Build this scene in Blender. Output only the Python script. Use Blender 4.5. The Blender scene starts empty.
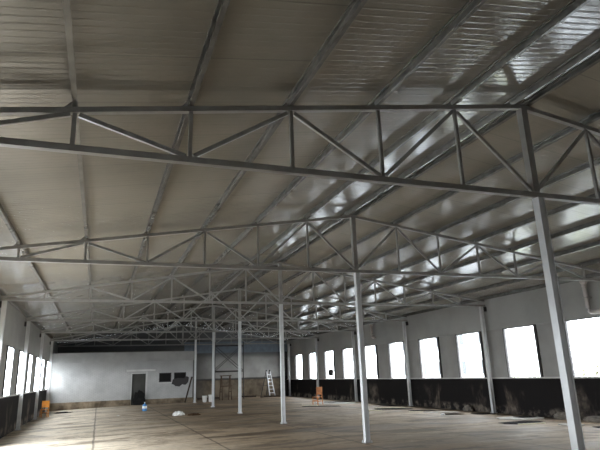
import bpy, bmesh, math, random
from mathutils import Vector, Matrix
random.seed(7)
S = bpy.context.scene
COL = S.collection

# ------------------------------------------------------------------ layout
EYE = 1.6
XC = 5.9216                      # centre column row / ridge
XL, XR = -2.93, 14.72            # inner faces of the side walls
ZR, ZB = 5.4757, 4.03            # ridge and bottom chord axis heights
SL, SR = 0.1559, 0.1439          # roof slopes
WL, WR = 1.2695, 1.2654          # truss panel widths
Y1, DY = 5.8722, 6.1285
NT = 7
YB = 43.7                        # back wall
YF = -6.5                        # wall behind the camera
YI = 38.0                        # front of the inner building
XI = 6.0                         # its right hand end
PUR = 0.12                       # purlin height
CH = 0.075                       # chord size
def ty(k): return Y1 + (k - 1) * DY
def chord_z(x): return ZR - (XC - x) * SL if x < XC else ZR - (x - XC) * SR
def roof_z(x): return chord_z(x) + CH / 2 + PUR + 0.012
def fz(x): return -0.14 * min(abs(x - XC) / 8.7, 1.2) ** 2

# ------------------------------------------------------------------ materials
def mat(name, col, rough=0.6, metal=0.0, spec=0.5, noise=0.0, nscale=4.0, bump=0.0, bscale=40.0, col2=None):
    m = bpy.data.materials.new(name); m.use_nodes = True
    nt = m.node_tree; b = nt.nodes['Principled BSDF']
    b.inputs['Base Color'].default_value = (*col, 1); b.inputs['Roughness'].default_value = rough
    b.inputs['Metallic'].default_value = metal; b.inputs['Specular IOR Level'].default_value = spec
    tc = nt.nodes.new('ShaderNodeTexCoord')
    if noise or col2:
        n = nt.nodes.new('ShaderNodeTexNoise'); n.inputs['Scale'].default_value = nscale; n.inputs['Detail'].default_value = 6
        nt.links.new(tc.outputs['Object'], n.inputs['Vector'])
        r = nt.nodes.new('ShaderNodeValToRGB'); r.color_ramp.elements[0].position = .35; r.color_ramp.elements[1].position = .65
        c2 = col2 or tuple(c * (1 - noise) for c in col)
        r.color_ramp.elements[0].color = (*c2, 1); r.color_ramp.elements[1].color = (*col, 1)
        nt.links.new(n.outputs['Fac'], r.inputs['Fac']); nt.links.new(r.outputs['Color'], b.inputs['Base Color'])
    if bump:
        n2 = nt.nodes.new('ShaderNodeTexNoise'); n2.inputs['Scale'].default_value = bscale; n2.inputs['Detail'].default_value = 4
        nt.links.new(tc.outputs['Object'], n2.inputs['Vector'])
        bp = nt.nodes.new('ShaderNodeBump'); bp.inputs['Strength'].default_value = bump; bp.inputs['Distance'].default_value = .02
        nt.links.new(n2.outputs['Fac'], bp.inputs['Height']); nt.links.new(bp.outputs['Normal'], b.inputs['Normal'])
    return m

class NB:                         # small node-building helper
    def __init__(s, name):
        s.m = bpy.data.materials.new(name); s.m.use_nodes = True
        s.nt = s.m.node_tree; s.b = s.nt.nodes['Principled BSDF']
        tc = s.nt.nodes.new('ShaderNodeTexCoord'); s.co = tc.outputs['Object']
        sx = s.nt.nodes.new('ShaderNodeSeparateXYZ'); s.nt.links.new(s.co, sx.inputs[0])
        s.x, s.y, s.z = sx.outputs
    def put(s, sock, v):
        if hasattr(v, 'links') or isinstance(v, bpy.types.NodeSocket): s.nt.links.new(v, sock)
        else: sock.default_value = v
    def math(s, op, a, b=None, c=None, clamp=False):
        n = s.nt.nodes.new('ShaderNodeMath'); n.operation = op; n.use_clamp = clamp
        s.put(n.inputs[0], a)
        if b is not None: s.put(n.inputs[1], b)
        if c is not None: s.put(n.inputs[2], c)
        return n.outputs[0]
    def vec(s, x, y, z):
        n = s.nt.nodes.new('ShaderNodeCombineXYZ'); s.put(n.inputs[0], x); s.put(n.inputs[1], y); s.put(n.inputs[2], z); return n.outputs[0]
    def noise(s, scale, detail=5, rough=.55, vec=None, dist=0):
        n = s.nt.nodes.new('ShaderNodeTexNoise'); n.inputs['Scale'].default_value = scale; n.inputs['Detail'].default_value = detail
        n.inputs['Roughness'].default_value = rough; n.inputs['Distortion'].default_value = dist
        s.nt.links.new(vec if vec is not None else s.co, n.inputs['Vector']); return n.outputs['Fac']
    def rng(s, v, a, b, lo=0., hi=1.):
        n = s.nt.nodes.new('ShaderNodeMapRange'); n.interpolation_type = 'SMOOTHSTEP'
        s.put(n.inputs[0], v); n.inputs[1].default_value = a; n.inputs[2].default_value = b; n.inputs[3].default_value = lo; n.inputs[4].default_value = hi
        return n.outputs[0]
    def mix(s, f, a, b, mode='MIX'):
        n = s.nt.nodes.new('ShaderNodeMix'); n.data_type = 'RGBA'; n.blend_type = mode
        s.put(n.inputs[0], f)
        for i, v in ((6, a), (7, b)): s.put(n.inputs[i], (*v, 1) if isinstance(v, tuple) else v)
        return n.outputs[2]
    def line(s, v, period, width, off=0.):      # 1 on a thin line repeated every period
        f = s.math('FRACT', s.math('DIVIDE', s.math('ADD', v, 1000 * period - off + period / 2), period))
        d = s.math('MULTIPLY', s.math('ABSOLUTE', s.math('SUBTRACT', f, .5)), period)
        return s.rng(d, width * .4, width, 1., 0.)
    def bump(s, h, dist, strength=1.0):
        n = s.nt.nodes.new('ShaderNodeBump'); n.inputs['Strength'].default_value = strength; n.inputs['Distance'].default_value = dist
        s.put(n.inputs['Height'], h); s.nt.links.new(n.outputs['Normal'], s.b.inputs['Normal'])
    def done(s, col=None, rough=None, spec=None, metal=None):
        if col is not None: s.put(s.b.inputs['Base Color'], (*col, 1) if isinstance(col, tuple) else col)
        if rough is not None: s.put(s.b.inputs['Roughness'], rough)
        if spec is not None: s.b.inputs['Specular IOR Level'].default_value = spec
        if metal is not None: s.b.inputs['Metallic'].default_value = metal
        return s.m

# ribbed, glossy sandwich panel of the roof
n = NB('roof_panel')
rib = n.math('SINE', n.math('MULTIPLY', n.y, 2 * math.pi / 0.105))
rib = n.math('MULTIPLY_ADD', rib, .5, .5)
wav = n.noise(1.3, 3, .5, n.vec(n.math('MULTIPLY', n.x, .5), n.y, 0))
hgt = n.math('ADD', n.math('MULTIPLY', n.math('POWER', rib, 9.0), .55), n.math('MULTIPLY', wav, 1.5))
n.bump(hgt, .0035)
seam = n.line(n.y, 1.0, .012)
patch = n.noise(.45, 4, .6)
c = n.mix(n.rng(patch, .3, .7), (.235, .212, .172), (.305, .276, .226))
c = n.mix(n.math('MULTIPLY', seam, .45), c, (.12, .11, .09))
c = n.mix(n.math('MULTIPLY', n.rng(n.noise(.8, 5, .65, n.vec(n.math('MULTIPLY', n.x, .25), n.math('MULTIPLY', n.y, 1.6), 0)),   .52, .75), .2), c, (.14, .125, .10))
M_ROOF = n.done(c, n.rng(n.noise(2.0, 4), .3, .7, .13, .21), .8)

# stained concrete slab
n = NB('floor_concrete')
big = n.noise(.16, 5, .6, dist=.4)
streak = n.noise(1.0, 6, .62, n.vec(n.math('MULTIPLY', n.x, .13), n.math('MULTIPLY', n.y, .75), 0), dist=.5)
fine = n.noise(7.0, 6, .7)
c = n.mix(n.rng(big, .32, .68), (.26, .188, .122), (.50, .385, .262))
c = n.mix(n.rng(streak, .42, .66, 0, .75), c, (.15, .108, .07))
c = n.mix(n.rng(n.noise(.5, 6, .7, dist=1.0), .58, .75, 0, .55), c, (.66, .56, .43))
blot = n.noise(.9, 7, .72, n.vec(n.math('MULTIPLY', n.x, .45), n.y, 0), dist=1.2)
c = n.mix(n.rng(blot, .46, .58, 0, .72), c, (.10, .071, .045))
c = n.mix(n.rng(n.noise(.8, 6, .7, n.vec(n.math('MULTIPLY', n.x, .3), n.math('MULTIPLY', n.y, 1.3), 0)), .52, .66, 0, .55), c, (.56, .44, .31))
left_light = n.math('MULTIPLY', n.rng(n.math('ADD', n.x, n.math('MULTIPLY', big, 3.0)), 5.5, .8), n.rng(blot, .62, .45, .25, .85))  # window light painted into the floor colour, paler towards the left wall
c = n.mix(left_light, c, (.86, .75, .60))
c = n.mix(n.rng(fine, .35, .75, 0, .3), c, (.08, .062, .045))
wob = n.math('MULTIPLY', n.math('SUBTRACT', n.noise(.9, 3), .5), .07)
jx = n.line(n.math('ADD', n.x, wob), 2.93, .04, -.03)
jy = n.line(n.math('ADD', n.y, wob), 3.064, .045, .35)
c = n.mix(n.math('MULTIPLY', n.math('MAXIMUM', jx, n.math('MULTIPLY', jy, .8)), .6), c, (.05, .038, .027))
n.bump(n.math('ADD', n.math('MULTIPLY', fine, .5), streak), .006, .6)
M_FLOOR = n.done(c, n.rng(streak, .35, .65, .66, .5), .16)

# painted panel of the upper side walls
n = NB('wall_paint')
c = n.mix(n.rng(n.noise(.5, 5, .6), .35, .65), (.32, .315, .295), (.385, .378, .358))
M_WALL = n.done(c, .55, .35)
# sooty dado under the windows with paler scraped patches
n = NB('sooty_wall')
pch = n.noise(.55, 5, .65, n.vec(0, n.y, n.math('MULTIPLY', n.z, .45)), dist=.3)
f = n.math('MULTIPLY', n.rng(pch, .54, .66), n.rng(n.noise(4, 5, .7), .35, .6, .35, 1.))
c = n.mix(n.math('MULTIPLY', f, n.rng(n.z, 1.05, .5)), (.012, .010, .010), (.16, .13, .105))
low = n.math('MULTIPLY', n.rng(n.z, .22, .02), n.rng(n.noise(1.6, 5, .7), .45, .65))
c = n.mix(low, c, (.22, .185, .15))
M_SOOT = n.done(c, .85, .2)
# whitewashed brick of the inner building
n = NB('white_brick')
row = n.math('FLOOR', n.math('DIVIDE', n.z, .075))
jz = n.line(n.z, .075, .012)
jx = n.line(n.math('ADD', n.x, n.math('MULTIPLY', n.math('MODULO', row, 2.0), .125)), .25, .012)
j = n.math('MAXIMUM', jz, jx)
c = n.mix(n.rng(n.noise(.8, 6, .6), .3, .7), (.40, .395, .385), (.55, .545, .535))
c = n.mix(n.math('MULTIPLY', j, .5), c, (.26, .26, .26))
c = n.mix(n.rng(n.z, 1.7, 2.72, 0, .6), c, (.27, .26, .245))
n.bump(n.math('SUBTRACT', 1.0, j), .004)
M_BRICK = n.done(c, .5, .4)
# end wall: grey white above, brown bare render below, blackened top with the unlit shade painted in
n = NB('end_wall')
c = n.mix(n.rng(n.noise(.7, 5, .6), .3, .7), (.33, .315, .295), (.46, .445, .42))
edge = n.math('ADD', n.z, n.math('MULTIPLY', n.math('SUBTRACT', n.noise(1.2, 4), .5), .12))
brown = n.mix(n.rng(n.noise(1.1, 6, .65), .35, .65), (.12, .09, .062), (.27, .215, .15))
c = n.mix(n.rng(edge, 1.36, 1.30), c, brown)
c = n.mix(n.math('MULTIPLY', n.line(edge, 40, .10, 1.36), .8), c, (.02, .018, .016))
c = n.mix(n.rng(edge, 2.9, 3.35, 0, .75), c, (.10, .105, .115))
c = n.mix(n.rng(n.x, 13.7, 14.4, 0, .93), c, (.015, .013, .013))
c = n.mix(n.rng(n.x, 8.6, 7.0, 0, .7), c, (.09, .085, .08))
M_END = n.done(c, .75, .3)

M_PIER = mat('pier_shaded', (.34, .33, .31), .6, 0, .35, .15, 1.5)  # darker than the wall: shade between bright windows put into the colour
M_DARKPANE = mat('unlit_pane', (.012, .011, .011), .6, 0, .15)  # opaque black panes imitating the unlit room behind them
M_STEEL = mat('galvanised_steel', (.42, .41, .39), .38, .3, .5, .25, 6.0)
M_TRUSS = mat('grey_truss_paint', (.34, .325, .30), .42, .12, .5, .2, 5.0)
M_COLUMN = mat('pale_column_paint', (.68, .68, .68), .32, 0, .5, .14, 3.0)
M_PURLIN = mat('galvanised_purlin', (.27, .262, .24), .27, .4, .5, .35, 5.0)
M_BOLT = mat('bolt_steel', (.55, .55, .54), .35, .7)
M_SILL = mat('sill_plaster', (.62, .60, .57), .6, 0, .4, .15, 3.0)
M_FRAME = mat('dark_frame', (.035, .03, .03), .6)
M_PLINTH = mat('dirty_plinth', (.30, .235, .165), .85, 0, .2, 0, 2.2, .5, 12, (.10, .075, .05))
M_PIPE = mat('pvc_pipe', (.62, .57, .54), .4, 0, .5, .1, 4)
M_DARK = mat('dark_room', (.17, .175, .16), .8, 0, .2, .2, 1.5)
M_BLACK = mat('black_soot', (.012, .011, .011), .85, 0, .2)
M_OUT = mat('yard_concrete', (.43, .445, .455), .8, 0, .2, .12, .8)
M_ALU = mat('aluminium', (.80, .80, .80), .35, .35, .5)
M_RUBBER = mat('black_rubber', (.015, .015, .015), .7)
M_ORANGE = mat('orange_lacquer', (.85, .33, .05), .45, 0, .4, .2, 6)
M_WOOD = mat('orange_brown_wood', (.62, .23, .07), .5, 0, .4, .3, 8)
M_RUST = mat('rusty_tube', (.10, .06, .035), .75, .1, .3, .35, 9)
M_TUBE = mat('dark_scaffold_tube', (.055, .052, .05), .55, .4, .4, .3, 6)
M_BLUE = mat('blue_jug', (.10, .30, .62), .18, 0, .6)
M_LABEL = mat('white_label', (.82, .84, .86), .5)
M_BAG = mat('white_plastic', (.86, .85, .82), .35, 0, .5, .1, 10)
M_RAG = mat('brown_rag', (.11, .062, .032), .9, 0, .2, .4, 9)
M_BUCKET = mat('white_bucket', (.78, .76, .72), .45, 0, .4, .12, 6)
M_SHEET = mat('black_sheet', (.012, .011, .010), .95, 0, .05, .3, 4)
M_PALE = mat('pale_board', (.50, .47, .42), .7, 0, .3, .25, 4)
M_SPLINT = mat('fresh_wood', (.78, .70, .52), .7, 0, .3, .15, 10)
M_PLANK = mat('dark_plank', (.06, .042, .03), .8, 0, .3, .35, 5)
M_CHUNK = mat('concrete_rubble', (.27, .24, .205), .9, 0, .2, .4, 7, .6, 25)
M_LEAF = mat('pale_leaf', (.72, .78, .42), .6, 0, .3, .3, 6)
M_BLUEGREY = mat('blue_grey_cladding', (.20, .235, .28), .5, .1, .4, .2, 3)
mat_win = mat('far_window', (.055, .06, .062), .5, 0, .3)
# thin clear pane
M_GLASS = bpy.data.materials.new('window_glass'); M_GLASS.use_nodes = True
nt = M_GLASS.node_tree; nt.nodes.remove(nt.nodes['Principled BSDF'])
tr = nt.nodes.new('ShaderNodeBsdfTransparent'); gl = nt.nodes.new('ShaderNodeBsdfGlossy'); gl.inputs['Roughness'].default_value = .03
mx = nt.nodes.new('ShaderNodeMixShader'); mx.inputs[0].default_value = .04
nt.links.new(tr.outputs[0], mx.inputs[1]); nt.links.new(gl.outputs[0], mx.inputs[2])
nt.links.new(mx.outputs[0], nt.nodes['Material Output'].inputs['Surface'])

# ------------------------------------------------------------------ mesh helpers
class MB:
    def __init__(s): s.bm = bmesh.new()
    def box(s, x0, x1, y0, y1, z0, z1):
        v = [s.bm.verts.new(p) for p in ((x0,y0,z0),(x1,y0,z0),(x1,y1,z0),(x0,y1,z0),(x0,y0,z1),(x1,y0,z1),(x1,y1,z1),(x0,y1,z1))]
        for f in ((0,3,2,1),(4,5,6,7),(0,1,5,4),(1,2,6,5),(2,3,7,6),(3,0,4,7)): s.bm.faces.new([v[i] for i in f])
        return s
    def bar(s, p0, p1, w, h, up=(0,0,1)):        # rectangular bar, w across, h along 'up'
        p0, p1 = Vector(p0), Vector(p1); d = (p1 - p0).normalized(); up = Vector(up)
        if abs(d.dot(up)) > .98: up = Vector((0,1,0))
        a = d.cross(up).normalized(); b = a.cross(d).normalized()
        q = []
        for p in (p0, p1):
            for i, j in ((-1,-1),(1,-1),(1,1),(-1,1)): q.append(s.bm.verts.new(p + a * (i*w/2) + b * (j*h/2)))
        for f in ((3,2,1,0),(4,5,6,7),(0,1,5,4),(1,2,6,5),(2,3,7,6),(3,0,4,7)): s.bm.faces.new([q[i] for i in f])
        return s
    def tube(s, pts, r, n=10, r1=None):
        pts = [Vector(p) for p in pts]; rings = []
        for i, p in enumerate(pts):
            if i == 0: d = pts[1] - p
            elif i == len(pts) - 1: d = p - pts[i-1]
            else: d = (pts[i+1] - p).normalized() + (p - pts[i-1]).normalized()
            d.normalize(); u = Vector((0,0,1)) if abs(d.z) < .9 else Vector((0,1,0))
            a = d.cross(u).normalized(); b = a.cross(d)
            rr = r if r1 is None else r + (r1 - r) * i / (len(pts) - 1)
            rings.append([s.bm.verts.new(p + a * rr * math.cos(t) + b * rr * math.sin(t)) for t in [2*math.pi*k/n for k in range(n)]])
        for A, B in zip(rings, rings[1:]):
            for k in range(n): s.bm.faces.new((A[k], A[(k+1)%n], B[(k+1)%n], B[k]))
        s.bm.faces.new(rings[0][::-1]); s.bm.faces.new(rings[-1]); return s
    def lathe(s, prof, n=24, c=(0,0,0)):
        rings = []
        for r, z in prof: rings.append([s.bm.verts.new((c[0]+r*math.cos(2*math.pi*k/n), c[1]+r*math.sin(2*math.pi*k/n), c[2]+z)) for k in range(n)])
        for A, B in zip(rings, rings[1:]):
            for k in range(n): s.bm.faces.new((A[k], A[(k+1)%n], B[(k+1)%n], B[k]))
        s.bm.faces.new(rings[0][::-1]); s.bm.faces.new(rings[-1]); return s
    def poly_y(s, prof, y0, y1):                 # xz outline swept along y
        A = [s.bm.verts.new((x, y0, z)) for x, z in prof]; B = [s.bm.verts.new((x, y1, z)) for x, z in prof]; n = len(prof)
        for k in range(n): s.bm.faces.new((A[k], A[(k+1)%n], B[(k+1)%n], B[k]))
        s.bm.faces.new(A[::-1]); s.bm.faces.new(B); return s
    def poly_z(s, pts, z0, z1, zf=None):         # xy outline with thickness
        A = [s.bm.verts.new((x, y, z0 + (zf(x) if zf else 0))) for x, y in pts]; B = [s.bm.verts.new((x, y, z1 + (zf(x) if zf else 0))) for x, y in pts]; n = len(pts)
        for k in range(n): s.bm.faces.new((A[k], A[(k+1)%n], B[(k+1)%n], B[k]))
        s.bm.faces.new(A[::-1]); s.bm.faces.new(B); return s
    def build(s, name, m, parent=None, loc=None, smooth=False, bevel=0):
        bmesh.ops.recalc_face_normals(s.bm, faces=s.bm.faces)
        if bevel: bmesh.ops.bevel(s.bm, geom=list(s.bm.edges), offset=bevel, segments=2, affect='EDGES', profile=.5)
        me = bpy.data.meshes.new(name); s.bm.to_mesh(me); s.bm.free(); me.materials.append(m)
        if smooth: me.polygons.foreach_set('use_smooth', [True] * len(me.polygons))
        o = bpy.data.objects.new(name, me); COL.objects.link(o)
        if parent: o.parent = parent
        if loc: o.location = loc
        return o
def tag(o, label, cat, group=None, kind=None):
    o['label'] = label; o['category'] = cat
    if group: o['group'] = group
    o['kind'] = kind or 'thing'; return o
def thing(name, label, cat, loc=(0,0,0), rz=0, group=None):
    o = bpy.data.objects.new(name, None); COL.objects.link(o); o.location = loc; o.rotation_euler = (0,0,rz); o.empty_display_size = .2
    return tag(o, label, cat, group)
def struct(mb, name, m, parent=None, **k):
    o = mb.build(name, m, parent, **k); o['kind'] = 'structure'; return o
def copy_tree(o, parent=None):
    c = o.copy(); COL.objects.link(c); c.parent = parent
    for ch in list(o.children): copy_tree(ch, c)
    return c
ORD = ['first', 'second', 'third', 'fourth', 'fifth', 'sixth', 'seventh', 'eighth']

# ------------------------------------------------------------------ setting: floor, roof, walls
mb = MB(); NX = 24; xs = [XL - .3 + (XR - XL + .6) * i / NX for i in range(NX + 1)]
for y0, y1 in [(YF - .3, YB + .3)]:
    A = [mb.bm.verts.new((x, y0, fz(x))) for x in xs]; B = [mb.bm.verts.new((x, y1, fz(x))) for x in xs]
    C_ = [mb.bm.verts.new((x, y0, -.45)) for x in xs]; D_ = [mb.bm.verts.new((x, y1, -.45)) for x in xs]
    for i in range(NX):
        mb.bm.faces.new((A[i], A[i+1], B[i+1], B[i])); mb.bm.faces.new((C_[i], D_[i], D_[i+1], C_[i+1]))
        mb.bm.faces.new((A[i], C_[i], C_[i+1], A[i+1])); mb.bm.faces.new((B[i], B[i+1], D_[i+1], D_[i]))
    mb.bm.faces.new((A[0], B[0], D_[0], C_[0])); mb.bm.faces.new((A[-1], C_[-1], D_[-1], B[-1]))
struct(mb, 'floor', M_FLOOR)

mb = MB(); xa, xb = XL - .7, XR + .7; T = .08
mb.poly_y([(xa, roof_z(xa)), (XC, roof_z(XC)), (xb, roof_z(xb)), (xb, roof_z(xb) + T), (XC, roof_z(XC) + T), (xa, roof_z(xa) + T)], YF - .6, YB + .6)
struct(mb, 'ceiling', M_ROOF)

ZS = 1.20                        # sill height
ADDED_DOOR = (9.6, 18.0)  # unseen opening in the left wall, added to light the near-left floor
def side_wall(side, x0, x1, wins, zt, xin, sgn, bottom):
    """wall of boxes around the window openings; x0..x1 is its thickness"""
    ztop = min(roof_z(x0), roof_z(x1)) - .004
    mb = MB(); ys = YF - .3; yend = YB + .3
    mb.box(x0, x1, ys, yend, zt, ztop)
    prev = ys
    for a, b in wins:
        pass
    w = struct(mb, 'wall_' + side, M_WALL)
    mb = MB(); p0, p1 = (x0 + .035, x1) if sgn > 0 else (x0, x1 - .02)
    for a, b in wins:
        mb.box(p0, p1, prev, a, ZS, zt); prev = b
    mb.box(p0, p1, prev, yend, ZS, zt); struct(mb, 'pier', M_PIER, w)
    mb = MB(); 
    gaps = [ADDED_DOOR] if side == 'left' else []
    prev = ys
    for a, b in gaps: mb.box(x0, x1, prev, a, bottom, ZS - .05); prev = b
    mb.box(x0, x1, prev, yend, bottom, ZS - .05); struct(mb, 'lower_wall', M_SOOT, w)
    mb = MB(); mb.box(min(xin - sgn * .05, x1 if sgn > 0 else x0), max(xin - sgn * .05, x1 if sgn > 0 else x0), ADDED_DOOR[1] if side == 'left' else ys, yend, ZS - .05, ZS); struct(mb, 'window_ledge', M_SILL, w)
    return w
rw = [(15.57 + 3.06 * i, 17.30 + 3.06 * i) for i in range(-5, 9)]
lw = [(20.2 + 3.06 * i, 21.95 + 3.06 * i) for i in (-6,)] + [ADDED_DOOR] + [(20.65 + 3.06 * i, 22.5 + 3.06 * i) for i in range(0, 6)]  # first left window is unseen, added to light the nearest truss
side_wall('right', XR, XR + .22, rw, 3.03, XR, 1, -.4)
side_wall('left', XL - .06, XL, lw, 2.84, XL, -1, -.4)
wn = 0
for wins, xi, sg, zt in ((rw, XR, 1, 3.03), (lw, XL, -1, 2.84)):
    for a, b in wins:
        op = (a, b) == ADDED_DOOR; zb = -.1 if op else ZS
        if not op: wn += 1
        xf = xi + sg * (.05 if sg > 0 else .035)
        mb = MB(); h = .035 if sg > 0 else .015
        jd = .10 if sg > 0 else .055
        mb.box(min(xi - sg*.02, xi + sg*jd), max(xi - sg*.02, xi + sg*jd), a - .04, a + .06, zb, zt)
        mb.box(xf - h, xf + h, b - .04, b, zb, zt)
        mb.box(xf - h, xf + h, a + .06, b - .04, zt - .03, zt)
        f = struct(mb, 'added_doorway' if op else 'window_%d' % wn, M_FRAME)
        if not op: mb = MB(); mb.box(xf - .003, xf + .003, a + .06, b - .04, ZS, zt - .03); struct(mb, 'pane', M_GLASS, f)
        # sky portal so the daylight through this opening is sampled well
        L = bpy.data.lights.new('daylight_portal', 'AREA'); L.shape = 'RECTANGLE'; L.size = zt - zb; L.size_y = b - a; L.cycles.is_portal = True
        o = bpy.data.objects.new('daylight_portal', L); COL.objects.link(o)
        o.location = (xi + sg * (.26 if sg > 0 else .10), (a + b) / 2, (zb + zt) / 2); o.rotation_euler = (0, math.radians(90) * sg, 0)

def gable(y0, y1, name, m):
    mb = MB(); a, b = XL + .002, XR - .002; e = .004
    mb.poly_y([(a, -.4), (b, -.4), (b, roof_z(b) - e), (XC, roof_z(XC) - e), (a, roof_z(a) - e)], y0, y1); return struct(mb, name, m)
wb = gable(YB, YB + .25, 'wall_back', M_END)
gable(YF - .25, YF, 'wall_behind', M_WALL)
mb = MB()
for i in range(37): mb.box(XI + .3 + i * .23, XI + .3 + i * .23 + .12, YB - .035, YB - .01, 3.42, 4.25)
mb.box(XI + .2, XR - .35, YB - .012, YB, 3.40, 4.28)
struct(mb, 'trim_1', M_BLUEGREY)

# inner building, front left corner of the far end
zt = 2.72; mb = MB(); y0, y1 = YI, YI + .2
DX0, DX1, DZ = 2.06, 2.93, 1.98
WX = [(3.78, 4.58), (4.75, 5.56)]; WZ0, WZ1 = 1.34, 1.94
mb.box(XL + .002, DX0, y0, y1, -.3, zt).box(DX0, DX1, y0, y1, DZ, zt).box(DX1, WX[0][0], y0, y1, -.3, zt)
mb.box(WX[0][0], WX[1][1], y0, y1, -.3, WZ0).box(WX[0][0], WX[1][1], y0, y1, WZ1, zt).box(WX[0][1], WX[1][0], y0, y1, WZ0, WZ1).box(WX[1][1], XI, y0, y1, -.3, zt)
struct(mb, 'wall_inner_front', M_BRICK)
mb = MB(); mb.box(XI - .2, XI, y1, YB - .05, -.3, zt); struct(mb, 'wall_inner_side', M_BRICK)
mb = MB(); mb.box(XL + .002, XI - .2, y1 + 1.6, y1 + 1.7, -.3, zt); struct(mb, 'wall_inner_partition', M_DARK)
mb = MB(); mb.box(XL + .002, XI + .07, YI - .07, YB - .05, zt, 3.33); struct(mb, 'trim_2', mat('parapet_plaster', (.36, .35, .335), .7, 0, .3, .2, 1.2))
mb = MB(); mb.box(XL + .002, DX0 - .02, YI - .06, YI, -.3, .33); mb.box(DX1 + .02, XI + .03, YI - .05, YI, -.3, .30); struct(mb, 'baseboard_front', M_PLINTH)
mb = MB(); mb.box(DX0 - .38, DX1 + .56, YI - .45, YI, 2.08, 2.19); struct(mb, 'trim_3', mat('canopy_concrete', (.66, .65, .63), .7, 0, .3, .2, 3))
mb = MB(); mb.box(DX1, DX1 + .10, YI - .03, YI + .12, -.05, 2.05).box(DX0 - .05, DX0, YI - .02, YI + .12, -.05, 2.02).box(DX0, DX1, YI - .02, YI + .12, DZ - .05, DZ)
d = struct(mb, 'door_1', mat('door_frame_paint', (.60, .60, .58), .5, 0, .4, .1, 5))
mb = MB(); mb.box(DX0 + .002, DX1 - .002, YI + .13, YI + .17, -.05, DZ - .05); struct(mb, 'door_leaf', mat('door_leaf_paint', (.08, .078, .07), .7, 0, .25, .2, 2), d)
for i, (a, b) in enumerate(WX):
    wn += 1
    mb = MB(); w = .05
    mb.box(a, b, YI + .03, YI + .09, WZ0, WZ0 + w).box(a, b, YI + .03, YI + .09, WZ1 - w, WZ1).box(a, a + w, YI + .03, YI + .09, WZ0 + w, WZ1 - w).box(b - w, b, YI + .03, YI + .09, WZ0 + w, WZ1 - w)
    f = struct(mb, 'window_%d' % wn, M_FRAME)
    mb = MB(); mb.box(a + w, b - w, YI + .055, YI + .061, WZ0 + w, WZ1 - w); struct(mb, 'pane', M_DARKPANE, f)
mb = MB(); mb.box(WX[0][0] - .06, WX[0][1] + .04, YI - .05, YI, WZ0 - .07, WZ0 - .01); struct(mb, 'trim_4', M_SILL)

# yard outside
mb = MB(); mb.box(-60, XL - .3, -40, 80, -.75, -.45).box(XR + .3, 70, -40, 80, -.75, -.45); struct(mb, 'ground', M_OUT)

# ------------------------------------------------------------------ roof trusses
def make_truss():
    t = thing('roof_truss', '', 'roof truss', group='steel roof trusses')
    mb = MB(); mb.bar((XL + .02, 0, ZB), (XR - .02, 0, ZB), CH + .01, CH, (0,0,1)); mb.build('bottom_chord', M_TRUSS, t)
    for s, xe in ((-1, XL + .02), (1, XR - .02)):
        mb = MB(); mb.bar((XC, 0, ZR), (xe, 0, chord_z(xe)), CH, CH * .85); mb.build('top_chord', M_TRUSS, t)
    mb = MB(); mb.bar((XC, 0, ZB + CH/2), (XC, 0, ZR - CH/2), .11, .11); mb.build('king_post', M_TRUSS, t)
    for s, w in ((-1, WL), (1, WR)):
        def top(i): x = XC + s * i * w; return Vector((x, 0, chord_z(x) - CH * .45))
        def bot(i): return Vector((XC + s * i * w, 0, ZB + CH * .45))
        for i in range(1, 7):
            a, b = top(i), bot(i)
            mb = MB(); mb.bar(b, a, .045, .045); mb.build('vertical_strut', M_TRUSS, t)
        for i in range(0, 6):
            a, b = (bot(i), top(i+1)) if i % 2 == 0 else (top(i), bot(i+1))
            d = (b - a).normalized()
            mb = MB(); mb.bar(a + d * .05, b - d * .05, .04, .05); mb.build('diagonal_brace', M_STEEL, t)
        for i in range(0 if s < 0 else 1, 7):
            x = XC + s * i * w
            if i == 0: x -= .17
            z = chord_z(x) + CH * .42
            mb = MB()
            A = [(x - .04, -.003, z - .005), (x - .12, -.003, z - .005), (x - .04, -.003, z + .07)]
            v0 = [mb.bm.verts.new(p) for p in A]; v1 = [mb.bm.verts.new((p[0], .003, p[2])) for p in A]
            mb.bm.faces.new(v0[::-1]); mb.bm.faces.new(v1)
            for k in range(3): mb.bm.faces.new((v0[k], v0[(k+1)%3], v1[(k+1)%3], v1[k]))
            mb.build('purlin_cleat', M_STEEL, t)
    return t
t0 = make_truss()
for k in range(1, NT + 1):
    t = t0 if k == 1 else copy_tree(t0)
    t.location = (0, ty(k), 0)
    t['label'] = ('grey steel lattice roof truss nearest the camera, spanning the upper part of the view' if k == 1 else
        'grey steel lattice roof truss furthest away, by the end wall' if k == NT else
        'grey steel lattice roof truss, %s row counted from the camera' % ORD[k - 1])

# purlins: lipped channels running the length of the roof, open side towards the left wall
def purlin(x, label, slope, flip=False):
    w, h, t, l = .055, PUR, .005, .018
    pr = [(w/2, 0), (w/2, h), (-w/2, h), (-w/2, h - l), (-w/2 + t, h - l), (-w/2 + t, h - t), (w/2 - t, h - t), (w/2 - t, t), (-w/2 + t, t), (-w/2 + t, l), (-w/2, l), (-w/2, 0)]
    ca, sa = math.cos(slope), math.sin(slope); z = chord_z(x) + CH * .85 / 2 + .007
    pr = [((-a if flip else a), b) for a, b in pr]
    pr = [(x + a * ca - b * sa, z + a * sa + b * ca) for a, b in pr]
    mb = MB(); mb.poly_y(pr, YF + .02, YB - .02)
    tag(mb.build('roof_purlin', M_PURLIN), label, 'purlin', 'roof purlins')
al, ar = math.atan(SL), -math.atan(SR)
purlin(XC - .11, 'galvanised ridge purlin, the one of the ridge pair on the left slope side', al)
purlin(XC + .11, 'galvanised ridge purlin, the one of the ridge pair on the right slope side', ar)
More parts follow.
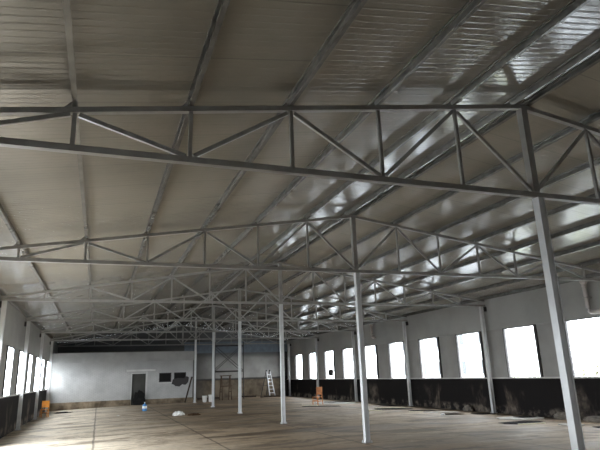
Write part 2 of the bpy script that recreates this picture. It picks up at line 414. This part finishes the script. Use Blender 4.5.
for i in range(1, 7):
    purlin(XC - i * WL, 'galvanised roof purlin on the left slope, %s down from the ridge pair' % ORD[i - 1], al)
    purlin(XC + i * WR, 'galvanised roof purlin on the right slope, %s down from the ridge pair' % ORD[i - 1], ar)
purlin(XL + .06, 'galvanised eaves purlin along the top of the left wall', al)
purlin(XR - .06, 'galvanised eaves purlin along the top of the right wall', ar)

# ------------------------------------------------------------------ columns
def make_column(h, label, group, s=.059):
    t = thing('steel_column', label, 'column', group=group)
    mb = MB()
    mb.box(-s, -s + .012, -s, s, .012, h).box(s - .012, s, -s, s, .012, h).box(-s + .012, s - .012, -s + .012, -s + .024, .012, h).box(-s + .012, s - .012, s - .024, s - .012, .012, h)
    mb.build('shaft', M_COLUMN, t)
    mb = MB(); mb.box(-s - .035, s + .035, -s - .035, s + .035, 0, .012); bp = mb.build('base_plate', M_STEEL, t)
    for a, b in ((-1,-1),(1,-1),(1,1),(-1,1)):
        mb = MB(); mb.lathe([(.018, 0), (.018, .016), (.009, .017), (.009, .045)], 8, (a*(s+.02), b*(s+.02), .012)); mb.build('anchor_bolt', M_BOLT, bp)
    return t
hc = ZB - CH / 2
c0 = make_column(hc, '', 'centre row of columns')
for k in range(1, NT):
    c = c0 if k == 1 else copy_tree(c0)
    c.location = (XC + {1: .055, 2: .025}.get(k, 0), ty(k), 0)
    c['label'] = ('pale steel column of the centre row nearest the camera, cut off by the frame' if k == 1 else
                  'pale steel column of the centre row beside the white brick building' if k == 6 else
                  'pale steel column of the centre row, %s from the camera' % ORD[k - 1])
def wall_col(x, k0, k1, side, lab):
    zf = fz(x); t0 = make_column(hc - zf, '', 'columns along the %s wall' % side, .062)
    sg = 1 if side == 'right' else -1
    mb = MB(); mb.box(min(.062*sg, (abs(x - (XR if sg > 0 else XL)) - .003)*sg), max(.062*sg, (abs(x - (XR if sg > 0 else XL)) - .003)*sg), -.09, .09, hc - zf - .20, hc - zf - .02); mb.build('wall_bracket', M_FRAME, t0)
    for k in range(k0, k1 + 1):
        c = t0 if k == k0 else copy_tree(t0); c.location = (x, ty(k), zf); c['label'] = lab(k)
wall_col(XR - .20, 3, 7, 'right', lambda k: 'pale steel column in the far right corner by the end wall' if k == 7 else 'pale steel column against the right windowed wall, %s in view from the camera' % ORD[k - 3])
wall_col(XL + .14, 3, 6, 'left', lambda k: 'pale steel column against the left wall at the left frame edge' if k == 3 else 'pale steel column against the left wall, in the corner by the white brick building' if k == 6 else
         'pale steel column against the left windowed wall, %s in view from the camera' % ORD[k - 3])

# drain pipe under the right eaves
def drain(label, y, zb, run):
    t = thing('drain_pipe', label, 'pipe', (XR - .17, y, 0))
    mb = MB(); mb.tube([(0,0,4.10), (0,0,zb + .16), (0,-.03,zb + .06), (0,-.10,zb + .01), (0,-.22,zb), (0,-run,zb - .02)], .065, 14); mb.build('pipe_run', M_PIPE, t, smooth=True)
    mb = MB(); mb.lathe([(.075,0), (.08,.01), (.08,.10), (.12,.16), (.12,.2)], 16, (0,0,3.98)); mb.build('hopper', M_PIPE, t)
    mb = MB(); mb.box(-.075, .165, -.08, .08, 3.63, 3.66); mb.build('pipe_clip', M_STEEL, t)
drain('short pale plastic drain pipe high on the right wall, further from the camera', 27.9, 3.42, .34)
drain('pale plastic drain pipe bent along the right wall top, at the right frame edge', 13.0, 3.16, 1.9)

# ------------------------------------------------------------------ loose things
# stepladder
def make_ladder():
    t = thing('stepladder', 'silver aluminium stepladder standing open by the far end wall', 'ladder', (12.72, 42.6, fz(12.72)), math.radians(30))
    H = 1.95
    fr = []
    for s in (-1, 1):
        mb = MB(); mb.bar((s*.30, -.42, .02), (s*.19, 0, H), .035, .09, (0,1,0)); fr_ = mb.build('front_rail', M_ALU, t)
        mb = MB(); mb.bar((s*.30, .55, .02), (s*.19, .06, H - .05), .028, .04, (0,1,0)); mb.build('rear_leg', M_TUBE, t)
        mb = MB(); mb.bar((s*.30, -.424, -.005), (s*.297, -.41, .05), .05, .1, (0,1,0)); mb.build('rubber_foot', M_RUBBER, fr_)
        mb = MB(); mb.lathe([(.03,0),(.055,.02),(.055,.10),(.03,.13)], 12, (s*.19, .02, H - .04)); mb.build('top_cap', M_RUBBER, fr_)
    for i in range(1, 7):
        f = i / 7; y = -.42 + .42 * f; z = .02 + (H - .02) * f; w = .30 - .11 * f
        mb = MB(); mb.box(-w, w, y - .05, y + .05, z - .02, z + .02); mb.build('step', M_ALU, t)
    mb = MB(); mb.bar((-.25, .33, .85), (.25, .33, .85), .02, .03); mb.build('cross_bar', M_TUBE, t)
make_ladder()

def scaled(o, k): o.scale = (k, k, k); return o
def make_chair(name, label, loc, rz, m, h=.92, arms=False):
    t = thing(name, label, 'chair', loc, rz)
    sh = .45; w = .21
    mb = MB(); mb.box(-w, w, -w, w, sh - .035, sh); mb.build('seat', m, t, bevel=.008)
    mb = MB(); mb.box(-w + .036, w - .036, w - .03, w - .005, .56, h - .01).box(-w + .036, w - .036, w - .034, w - .001, h - .10, h - .01); mb.build('backrest', m, t, bevel=.006)
    for a in (-1, 1):
        mb = MB(); mb.bar((a*(w-.02), -w + .02, 0), (a*(w-.02), -w + .02, sh - .035), .036, .036); mb.build('leg', m, t)
        mb = MB(); mb.bar((a*(w-.02), w + .05, 0), (a*(w-.017), w - .018, sh - .035), .036, .036); mb.bar((a*(w-.017), w - .017, sh), (a*(w-.018), w - .015, h), .034, .034); mb.build('leg', m, t)
        mb = MB(); mb.bar((a*(w-.02), -w + .03, .2), (a*(w-.02), w + .01, .2), .02, .03); mb.build('stretcher', m, t)
    mb = MB(); mb.bar((-w + .03, -w + .02, .25), (w - .03, -w + .02, .25), .02, .03); mb.build('stretcher', m, t)
    return t
scaled(make_chair('wooden_chair', 'orange brown wooden chair alone on the floor near the right windows', (11.12, 28.1, fz(11.12)), math.radians(-62), M_WOOD, 1.0), .92)
scaled(make_chair('wooden_chair', 'orange chair by the left wall under the windows', (-2.52, 31.9, fz(-2.52)), math.radians(195), M_ORANGE, .95), .86)

# water jug
t = thing('water_jug', 'blue water jug with white label on floor before the doorway', 'jug', (2.36, 30.6, fz(2.36))); scaled(t, .86)
mb = MB(); mb.lathe([(.10,0),(.135,.012),(.137,.10),(.13,.115),(.137,.13),(.137,.29),(.12,.35),(.06,.40),(.032,.42),(.032,.46)], 24); jb = mb.build('body', M_BLUE, t, smooth=True)
mb = MB(); mb.lathe([(.034,.0),(.038,.004),(.038,.05),(.03,.056)], 16, (0,0,.455)); mb.build('cap', M_LABEL, t)
mb = MB(); mb.lathe([(.1385,.155),(.139,.156),(.139,.285),(.1385,.286)], 24); mb.build('paper_label', M_LABEL, jb)

def lump(name, label, cat, loc, sx, sy, sz, m, seed, sub=4, rough=.35, rz=0):
    r = random.Random(seed); bm = bmesh.new(); bmesh.ops.create_icosphere(bm, subdivisions=sub, radius=1)
    offs = [(Vector((r.uniform(-1,1), r.uniform(-1,1), r.uniform(-1,1))).normalized(), r.uniform(3, 9), r.uniform(0, 6)) for _ in range(9)]
    for v in bm.verts:
        d = v.co.normalized(); k = 1
        for a, f, p in offs: k += rough * .22 * abs(math.sin(f * d.dot(a) + p)) - rough * .1
        v.co = Vector((d.x*sx*k, d.y*sy*k, d.z*sz*k))
        if v.co.z < -sz*.35: v.co.z = -sz*.35
        v.co.z += sz*.35
    me = bpy.data.meshes.new(name); bm.to_mesh(me); bm.free(); me.materials.append(m)
    o = bpy.data.objects.new(name, me); COL.objects.link(o); o.location = loc; o.rotation_euler = (0,0,rz)
    return tag(o, label, cat)
lump('plastic_bag', 'crumpled white plastic bag lying on the floor', 'bag', (3.42, 25.4, fz(3.42)), .19, .16, .11, M_BAG, 3, rough=.7)
lump('brown_rag', 'crumpled brown rag on the floor next to the white bag', 'rag', (4.02, 24.9, fz(4.02)), .20, .16, .05, M_RAG, 5, rough=.8)
lump('rubbish_sack', 'black sack of rubbish slumped in the dark doorway', 'sack', (2.55, 37.78, fz(2.55)), .31, .16, .56, M_BLACK, 8, rough=.5)
lump('dark_rag', 'dark rag flat on the floor by the white brick building corner', 'rag', (-1.75, 34.6, fz(-1.75)), .36, .3, .035, M_SHEET, 9, rough=.8)
lump('concrete_chunk', 'grey concrete chunk at the foot of the right wall behind the nearest column', 'rubble', (14.5, 14.6, fz(14.5)), .17, .38, .15, M_CHUNK, 11)
lump('concrete_chunk', 'grey concrete chunk at the foot of the right wall by the right frame edge', 'rubble', (14.45, 13.15, fz(14.45)), .18, .55, .13, M_CHUNK, 12)
lump('concrete_chunk', 'small concrete chunk at the foot of the right wall, between two wall columns', 'rubble', (14.5, 19.7, fz(14.5)), .15, .22, .17, M_CHUNK, 13)
for lab, x, y, s in (('small white paper scrap on the floor left of the water jug', .97, 28.0, .05), ('small white paper scrap on the near left floor', -1.01, 17.84, .035), ('white scrap on the floor near the right wall debris', 12.19, 18.12, .07)):
    lump('paper_scrap', lab, 'paper', (x, y, fz(x)), s, s*.8, s*.5, M_BAG, int(x*100) % 97, 2, .8)

# buckets
def bucket(label, loc, r, h):
    t = thing('bucket', label, 'bucket', loc)
    mb = MB(); mb.lathe([(r*.82,0),(r*.84,.01),(r,h),(r*1.06,h+.005),(r*1.06,h+.03),(r*.98,h+.03),(r*.94,h-.02),(r*.78,.03)], 20); mb.build('body', M_BUCKET, t, smooth=False)
    pts = [(r*1.07*math.cos(a), -.03 - r*.35*math.sin(a), h - .03 - r*.9*math.sin(a)) for a in [math.pi*i/12 for i in range(13)]]
    mb = MB(); mb.tube(pts, .006, 6); mb.build('handle', M_STEEL, t)
bucket('white plastic bucket, left of two on the floor before the scaffold', (6.62, 36.8, fz(6.6)), .16, .36)
bucket('white plastic bucket, right of two on the floor before the scaffold', (7.02, 36.75, fz(7.0)), .17, .42)

# scaffold
t = thing('scaffold_tower', 'dark steel tube scaffold tower standing before the far end wall', 'scaffold', (8.85, 39.9, 0))
for x in (-1.05, 1.05):
    for y in (-.45, .45):
        mb = MB(); mb.tube([(x,y,.04 + fz(8.85+x)), (x,y,4.0)], .03, 8); po = mb.build('post', M_TUBE, t)
        mb = MB(); mb.box(x-.07, x+.07, y-.07, y+.07, fz(8.85+x), fz(8.85+x)+.015); mb.build('foot_plate', M_TUBE, po)
    for z in (.3, 1.9, 3.75):
        mb = MB(); mb.tube([(x,-.45,z), (x,.45,z)], .024, 8); mb.build('end_rail', M_TUBE, t)
for z in (1.9, 3.75):
    for y in (-.45, .45):
        mb = MB(); mb.tube([(-1.05,y,z), (1.05,y,z)], .028, 8); mb.build('ledger', M_TUBE, t)
for y in (-.47, .47):
    for s in (-1, 1):
        mb = MB(); mb.tube([(-1.02*s,y + .012*s,1.98), (1.02*s,y + .012*s,3.7)], .02, 8); mb.build('cross_brace', M_TUBE, t)
mb = MB(); mb.box(-1.0, 1.0, -.38, .38, 1.93, 1.97); mb.build('deck', M_PLANK, t)
t = thing('trestle', 'rusty brown tall trestle standing under the scaffold tower', 'trestle', (8.40, 38.6, fz(8.4)), .15)
for x in (-.34, .34):
    for y, yy in ((-.3, -.05), (.3, .05)):
        mb = MB(); mb.bar((x,y,0), (x*.93,yy,1.6), .05, .05); mb.build('leg', M_RUST, t)
    mb = MB(); mb.bar((x*.98,-.2,.55), (x*.98,.2,.55), .035, .05); mb.build('side_rail', M_RUST, t)
for z, yy in ((1.6, 0), (.9, -.16)):
    mb = MB(); mb.bar((-.42,yy,z + .03), (.42,yy,z + .03), .09, .06); mb.build('cross_rail', M_RUST, t)

# plank leaning on the brick building
mb = MB(); mb.bar((5.42, 37.35, .01), (5.93, 37.88, 1.62), .10, .035, (0,1,0)); tag(mb.build('leaning_plank', M_PLANK), 'dark plank leaning against the right end of the white brick building', 'plank')
# torn board hanging at the small window
mb = MB(); P = [(4.60,1.20),(4.68,1.50),(5.00,1.58),(5.42,1.55),(5.60,1.68),(5.74,1.60),(5.70,1.28),(5.52,1.12),(5.30,1.16),(5.12,1.02),(4.86,1.06),(4.74,1.16)]
mb.poly_y(P, YI - .03, YI - .001); tag(mb.build('torn_shutter', M_FRAME), 'blackened torn shutter hanging over the right small window', 'shutter')
# notice on far right window pane
mb = MB(); mb.box(XR - .05, XR + .04, 34.2, 34.85, 1.38, 1.80); mb.box(XR - .06, XR - .05, 34.24, 34.81, 1.42, 1.76)
tag(mb.build('meter_box', M_FRAME), 'small dark square box fixed in a right wall window', 'box')

# boards and sheets lying near the walls
def sheet(name, label, cat, cx, cy, lx, ly, rz, m, th=.012, seed=0, jag=.18, n=14, lift=.0):
    r = random.Random(seed); pts = []
    for i in range(n):
        a = 2 * math.pi * i / n; c_, s_ = math.cos(a), math.sin(a)
        q = 1 / max(abs(c_), abs(s_)) ** .8 * (1 - jag * r.random())
        x, y = lx/2*c_*q, ly/2*s_*q
        pts.append((cx + x*math.cos(rz) - y*math.sin(rz), cy + x*math.sin(rz) + y*math.cos(rz)))
    mb = MB(); mb.poly_z(pts, .002 + lift, .002 + lift + th, fz); return tag(mb.build(name, m), label, cat)
def board(name, label, cat, p0, p1, w, th, m, z=.0, tilt=0.):
    x0, y0 = p0; x1, y1 = p1
    mb = MB(); mb.bar((x0, y0, fz(x0) + z + th/2 + .003), (x1, y1, fz(x1) + z + th/2 + .003 + tilt), w, th); return tag(mb.build(name, m), label, cat)
sheet('pale_slab', 'large pale board lying flat behind the orange brown chair', 'board', 12.75, 29.6, 2.3, 3.2, -.3, M_PALE, .03, 1, .1)
sheet('black_sheet', 'black sheet on the floor at the feet of the orange brown chair', 'sheet', 10.75, 26.6, 2.2, .8, -.55, M_SHEET, .008, 2)
sheet('black_sheet', 'black sheet lying on top of the large pale board', 'sheet', 13.1, 29.8, 1.7, 1.0, .1, M_SHEET, .015, 3, lift=.034)
sheet('black_sheet', 'long black sheet on the floor right of the second centre column', 'sheet', 12.55, 22.6, 1.9, 1.1, -.32, M_SHEET, .008, 4)
sheet('black_sheet', 'small black sheet on the floor before the right wall, between two wall columns', 'sheet', 13.0, 20.8, 1.2, .8, -.45, M_SHEET, .008, 5)
sheet('black_sheet', 'black sheet beside the white scrap on the floor', 'sheet', 12.75, 18.3, 1.0, .7, .25, M_SHEET, .008, 6)
sheet('black_sheet', 'black sheet at the foot of the nearest visible right wall column', 'sheet', 13.9, 18.0, .85, .8, .0, M_SHEET, .008, 7)
sheet('black_sheet', 'ragged black sheet on the floor left of the nearest centre column', 'sheet', 12.3, 14.1, 1.85, .8, .25, M_SHEET, .008, 8)
sheet('black_sheet', 'black sheet on the floor at the right frame edge', 'sheet', 13.2, 11.75, .9, .7, .0, M_SHEET, .008, 9)
sheet('pale_slab', 'pale broken board before the right wall, behind the ragged black sheet', 'board', 13.35, 15.4, 1.7, 1.2, .05, M_PALE, .03, 10)
sheet('pale_slab', 'pale broken board on the floor right of the nearest centre column', 'board', 12.85, 12.75, .65, .6, .2, M_PALE, .03, 11)
sheet('pale_slab', 'pale flat board at the foot of the right wall, near the white scrap', 'board', 13.0, 19.4, 1.6, .5, -.2, M_PALE, .02, 12)
board('wood_splinter', 'pale wood splinter on the floor right of the second centre column', 'wood', (11.0, 21.85), (11.5, 21.6), .10, .03, M_SPLINT)
board('wood_splinter', 'pale wood batten on the floor left of the orange brown chair', 'wood', (10.2, 28.0), (10.75, 27.2), .09, .03, M_SPLINT)
board('dark_plank', 'dark plank on the floor before the stepladder, upper of two', 'plank', (12.0, 41.3), (13.75, 41.55), .22, .06, M_PLANK, .063)
board('dark_plank', 'dark plank on the floor before the stepladder, lower of two', 'plank', (11.7, 41.2), (13.7, 41.6), .26, .06, M_PLANK)
board('dark_plank', 'dark plank on the floor beyond the white buckets', 'plank', (6.9, 41.2), (8.5, 41.5), .25, .12, M_PLANK)
board('dark_plank', 'dark plank on the floor between the scaffold and the stepladder', 'plank', (10.4, 42.4), (11.6, 42.3), .22, .12, M_PLANK)

board('wood_splinter', 'pale wood strip on the near edge of the ragged black sheet', 'wood', (11.6, 13.45), (12.6, 13.5), .07, .03, M_SPLINT)
board('wood_splinter', 'pale wood strip along the far edge of the long black sheet', 'wood', (12.2, 23.55), (13.5, 23.1), .10, .03, M_SPLINT)
sheet('black_sheet', 'black sheet lying on the pale broken board behind the ragged black sheet', 'sheet', 13.7, 15.5, .9, .5, .2, M_SHEET, .015, 15, lift=.034)
sheet('black_sheet', 'black sheet at the foot of the right wall, behind the long black sheet', 'sheet', 13.9, 25.6, .9, 2.2, .05, M_SHEET, .008, 16)
board('wood_splinter', 'pale wood batten on the floor by the small black sheet, before the right wall', 'wood', (12.0, 20.2), (12.5, 19.95), .09, .03, M_SPLINT)

# shrubs in the yard beyond the right windows
def shrub(label, x, y, h, w, seed):
    r = random.Random(seed); t = thing('garden_shrub', label, 'shrub', (x, y, -.45))
    mb = MB()
    for i in range(5): a = r.uniform(0, 6.28); mb.tube([(0,0,0), (w*.25*math.cos(a), w*.25*math.sin(a), h*.5), (w*.4*math.cos(a+.3), w*.4*math.sin(a+.3), h*.85)], .02, 5)
    mb.build('stems', M_PLANK, t)
    mb = MB()
    for i in range(420):
        a = r.uniform(0, 6.28); zz = r.uniform(.25, 1) * h; rr = w * .5 * math.sqrt(r.random()) * (1.15 - abs(zz/h - .55))
        c = Vector((rr*math.cos(a), rr*math.sin(a), zz)); d = Vector((r.uniform(-1,1), r.uniform(-1,1), r.uniform(-.3,1))).normalized(); e = d.cross(Vector((0,0,1))).normalized()
        L = r.uniform(.10, .2)
        mb.bm.faces.new([mb.bm.verts.new(c), mb.bm.verts.new(c + d*L*.5 + e*L*.25), mb.bm.verts.new(c + d*L), mb.bm.verts.new(c + d*L*.5 - e*L*.25)])
    o = mb.build('foliage', M_LEAF, t)
shrub('pale green shrub outside the nearest right window', 17.3, 15.9, 2.75, .9, 1)
shrub('pale green bushy shrub outside the second right window', 18.6, 20.7, 2.3, 1.3, 2)

# pale apartment block far beyond the right windows
t = thing('apartment_building', 'pale overexposed apartment block seen faintly through the right windows', 'building', (42, 66, -.45))
mb = MB(); mb.box(0, 12, -16, 16, 0, 15); mb.build('wall', mat('pale_render', (.86, .86, .84), .8, 0, .2, .05, .3), t)
mb = MB(); mb.box(-.5, 12.5, -16.5, 16.5, 15, 15.5); mb.build('roof', M_SILL, t)
for fl in range(4):
    for k in range(7):
        y = -13.2 + k * 4.4
        mb = MB(); mb.box(-.04, -.001, y - .75, y + .75, 1.3 + fl * 3.5, 2.9 + fl * 3.5); mb.build('window', mat_win, t)

# ------------------------------------------------------------------ daylight and camera
w = bpy.data.worlds.new('overcast'); S.world = w; w.use_nodes = True
bg = w.node_tree.nodes['Background']; bg.inputs[0].default_value = (.87, .94, 1.0, 1); bg.inputs[1].default_value = 16.0

yaw, pit, rol, f = 0.3564, 0.2705, -0.0342, 535.08
fw = Vector((math.sin(yaw)*math.cos(pit), math.cos(yaw)*math.cos(pit), math.sin(pit))); rt = Vector((math.cos(yaw), -math.sin(yaw), 0)); up = rt.cross(fw)
r2 = rt*math.cos(rol) + up*math.sin(rol); u2 = up*math.cos(rol) - rt*math.sin(rol)
cd = bpy.data.cameras.new('camera'); cam = bpy.data.objects.new('camera', cd); COL.objects.link(cam); S.camera = cam
cam.matrix_world = Matrix(((r2.x, u2.x, -fw.x, 0), (r2.y, u2.y, -fw.y, 0), (r2.z, u2.z, -fw.z, EYE), (0,0,0,1)))
cd.sensor_width = 36; cd.sensor_fit = 'HORIZONTAL'; cd.lens = f * 36 / 600; cd.clip_start = .05; cd.clip_end = 500
S.view_settings.view_transform = 'Standard'; S.view_settings.look = 'None'; S.view_settings.exposure = 0; S.view_settings.gamma = 1
S.cycles.use_denoising = True; S.cycles.max_bounces = 8; S.cycles.diffuse_bounces = 5; S.cycles.glossy_bounces = 3; S.cycles.transparent_max_bounces = 12
S.cycles.sample_clamp_indirect = 6; S.cycles.caustics_reflective = False
